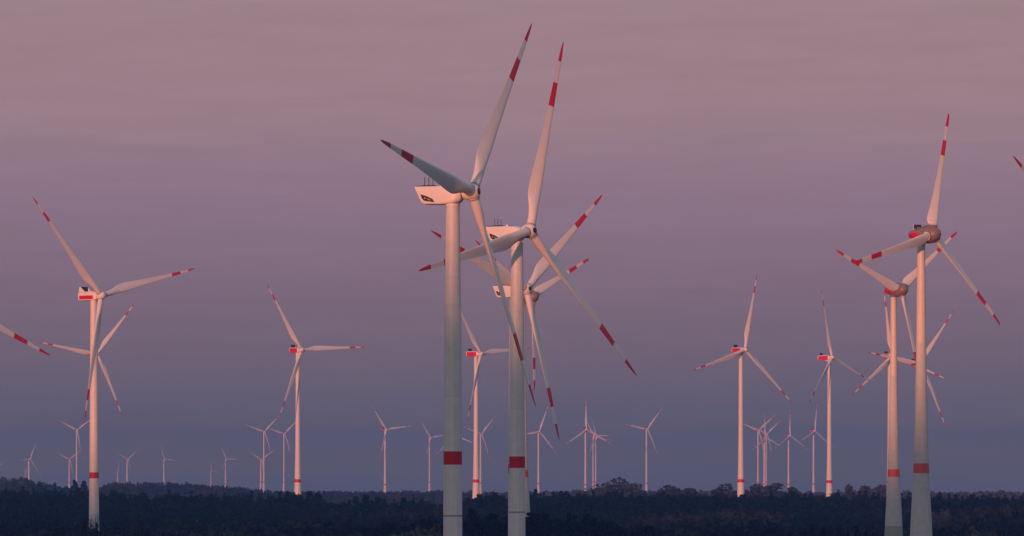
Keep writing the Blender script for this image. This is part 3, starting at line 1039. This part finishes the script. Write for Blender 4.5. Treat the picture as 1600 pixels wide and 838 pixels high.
def tree(name, kind, px, top_px, dist, width_px, label, seed, tint, ncl=700, size=0.8, group=None):
    x = (px - 800) / FPX * dist
    z = terrain1(x, dist)
    top = EYE + (EYELINE - top_px) / FPX * dist
    h0 = {'broad': 16.6, 'conifer': 19.2, 'pine': 18.2, 'bare': 17.0}[kind]
    w0 = {'broad': 13.0, 'conifer': 6.0, 'pine': 7.0, 'bare': 9.0}[kind]
    h = max(6.0, top - z)
    root = bpy.data.objects.new(name, None)
    COL.objects.link(root)
    root.location = (x, dist, z)
    root.rotation_euler = (0, 0, seed * 1.7)
    sx = width_px * dist / FPX / w0
    tag(root, label, 'tree', group)
    if kind == 'bare':
        r = np.random.default_rng(seed)
        TV, TF, BV, BF = [], [], [], []
        limb(TV, TF, (0, 0, -1.0), (0.2, 0.1, 7.0), 0.32, 0.2)
        def fork(p_, d, ln, rad, dep):
            q = p_ + d * ln
            limb(BV, BF, p_, q, rad, rad * 0.6)
            if dep == 0: return
            for _ in range(3):
                nd = d + r.normal(size=3) * 0.42 + np.array([0, 0, 0.12])
                nd /= np.linalg.norm(nd)
                fork(q, nd, ln * r.uniform(0.6, 0.85), rad * 0.62, dep - 1)
        for i in range(5):
            a = i * 1.26 + 0.3
            d = np.array([math.cos(a) * 0.55, math.sin(a) * 0.55, 1.0]); d /= np.linalg.norm(d)
            fork(np.array([0.15, 0.05, 4.6 + 0.5 * i]), d, 3.0, 0.14, 3)
        w = mesh_from_arrays('trunk', np.concatenate(TV), np.concatenate(TF), [M_BARK], None, True)
        c = mesh_from_arrays('crown', np.concatenate(BV), np.concatenate(BF), [M_BARK], None, True)
    else:
        c, w = crown_mesh(kind, ncl, size, seed, tint)
    cc = np.empty(len(c.vertices) * 3, np.float32)
    c.vertices.foreach_get('co', cc)
    cc = cc.reshape(-1, 3)
    h0 = float(np.percentile(cc[:, 2], 99.5))
    sx = width_px * dist / FPX / float(np.percentile(cc[:, 0], 98) - np.percentile(cc[:, 0], 2))
    for nm, me in (('crown', c), ('trunk', w)):
        o = link(nm, me, root)
        o.scale = (sx, sx, h / h0)
    return root


GT = 'single trees on the skylines'  # high broadleaf tints combine twig brown with painted-in sunlit warmth
tree('pine_tree', 'pine', 116.5, 750.5, 5600, 11, 'ragged dark pine just left of the small turbine tower on the left skyline', 41, 0.05, group=GT)
tree('pine_tree', 'pine', 131.5, 751.5, 5600, 10, 'ragged dark pine between a small turbine tower and the large left tower', 42, 0.05, group=GT)
tree('broadleaf_tree', 'broad', 61, 756, 6100, 14, 'dark rounded tree at the foot of the far left hill', 43, 0.15, group=GT)
tree('conifer_tree', 'conifer', 86, 755.5, 6100, 7, 'small pointed conifer alone on the left skyline', 44, 0.1, group=GT)
tree('bare_tree', 'bare', 147, 801, 2440, 22, 'leafless branching tree standing in front of the foot of the large left tower', 45, 0.3)
tree('bare_tree', 'bare', 143, 809, 2430, 15, 'thin leafless tree at the left side of the large left tower foot', 61, 0.3)
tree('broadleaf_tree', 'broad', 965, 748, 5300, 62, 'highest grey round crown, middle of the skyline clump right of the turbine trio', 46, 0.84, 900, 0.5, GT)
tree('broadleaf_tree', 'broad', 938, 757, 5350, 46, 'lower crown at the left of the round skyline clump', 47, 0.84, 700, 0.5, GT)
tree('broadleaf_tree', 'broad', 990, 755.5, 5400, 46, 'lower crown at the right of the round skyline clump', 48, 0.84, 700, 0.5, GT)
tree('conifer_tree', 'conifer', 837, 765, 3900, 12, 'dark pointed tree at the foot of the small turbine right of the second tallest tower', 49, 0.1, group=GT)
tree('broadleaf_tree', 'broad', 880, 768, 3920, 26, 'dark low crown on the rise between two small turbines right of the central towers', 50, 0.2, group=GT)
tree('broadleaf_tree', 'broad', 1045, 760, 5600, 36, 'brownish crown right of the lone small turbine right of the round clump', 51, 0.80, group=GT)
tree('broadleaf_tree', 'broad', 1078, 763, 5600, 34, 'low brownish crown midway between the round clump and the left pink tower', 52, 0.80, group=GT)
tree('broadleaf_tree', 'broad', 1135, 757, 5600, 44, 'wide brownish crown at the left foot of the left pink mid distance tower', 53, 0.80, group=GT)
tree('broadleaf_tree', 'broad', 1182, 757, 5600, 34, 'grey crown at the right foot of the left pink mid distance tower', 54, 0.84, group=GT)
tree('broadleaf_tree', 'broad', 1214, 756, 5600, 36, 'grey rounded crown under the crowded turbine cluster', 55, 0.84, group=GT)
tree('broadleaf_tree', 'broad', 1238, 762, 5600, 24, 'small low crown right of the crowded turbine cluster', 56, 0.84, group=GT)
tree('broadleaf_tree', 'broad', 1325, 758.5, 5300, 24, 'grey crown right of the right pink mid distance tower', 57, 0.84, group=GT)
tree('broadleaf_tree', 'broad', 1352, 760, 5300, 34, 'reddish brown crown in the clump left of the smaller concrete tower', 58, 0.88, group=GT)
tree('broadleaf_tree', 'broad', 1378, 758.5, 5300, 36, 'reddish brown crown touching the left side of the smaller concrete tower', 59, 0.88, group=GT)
tree('conifer_tree', 'conifer', 450, 770, 3800, 14, 'dark conifer left of the foot of the lone pink turbine left of centre', 60, 0.06, group=GT)
tree('conifer_tree', 'conifer', 484, 769, 3790, 20, 'broad dark conifer right of the foot of the lone pink turbine left of centre', 62, 0.06, group=GT)
tree('broadleaf_tree', 'broad', 497, 771, 3780, 18, 'dark crown ending the dense stand right of the lone pink turbine', 63, 0.1, group=GT)
tree('pine_tree', 'pine', 556, 776, 3850, 12, 'dark pine on the low rise just right of the dense stand, left of a turbine', 64, 0.06, group=GT)
tree('pine_tree', 'pine', 572, 774, 3850, 15, 'tall dark pine topping the low rise beneath the lone small turbine', 65, 0.06, group=GT)
tree('broadleaf_tree', 'broad', 590, 776, 3850, 16, 'dark crown beneath the lone small turbine on the low rise', 66, 0.1, group=GT)
tree('pine_tree', 'pine', 630, 777.5, 3850, 14, 'dark pine alone on the low rise between the lone small turbine and the tallest tower', 67, 0.06, group=GT)
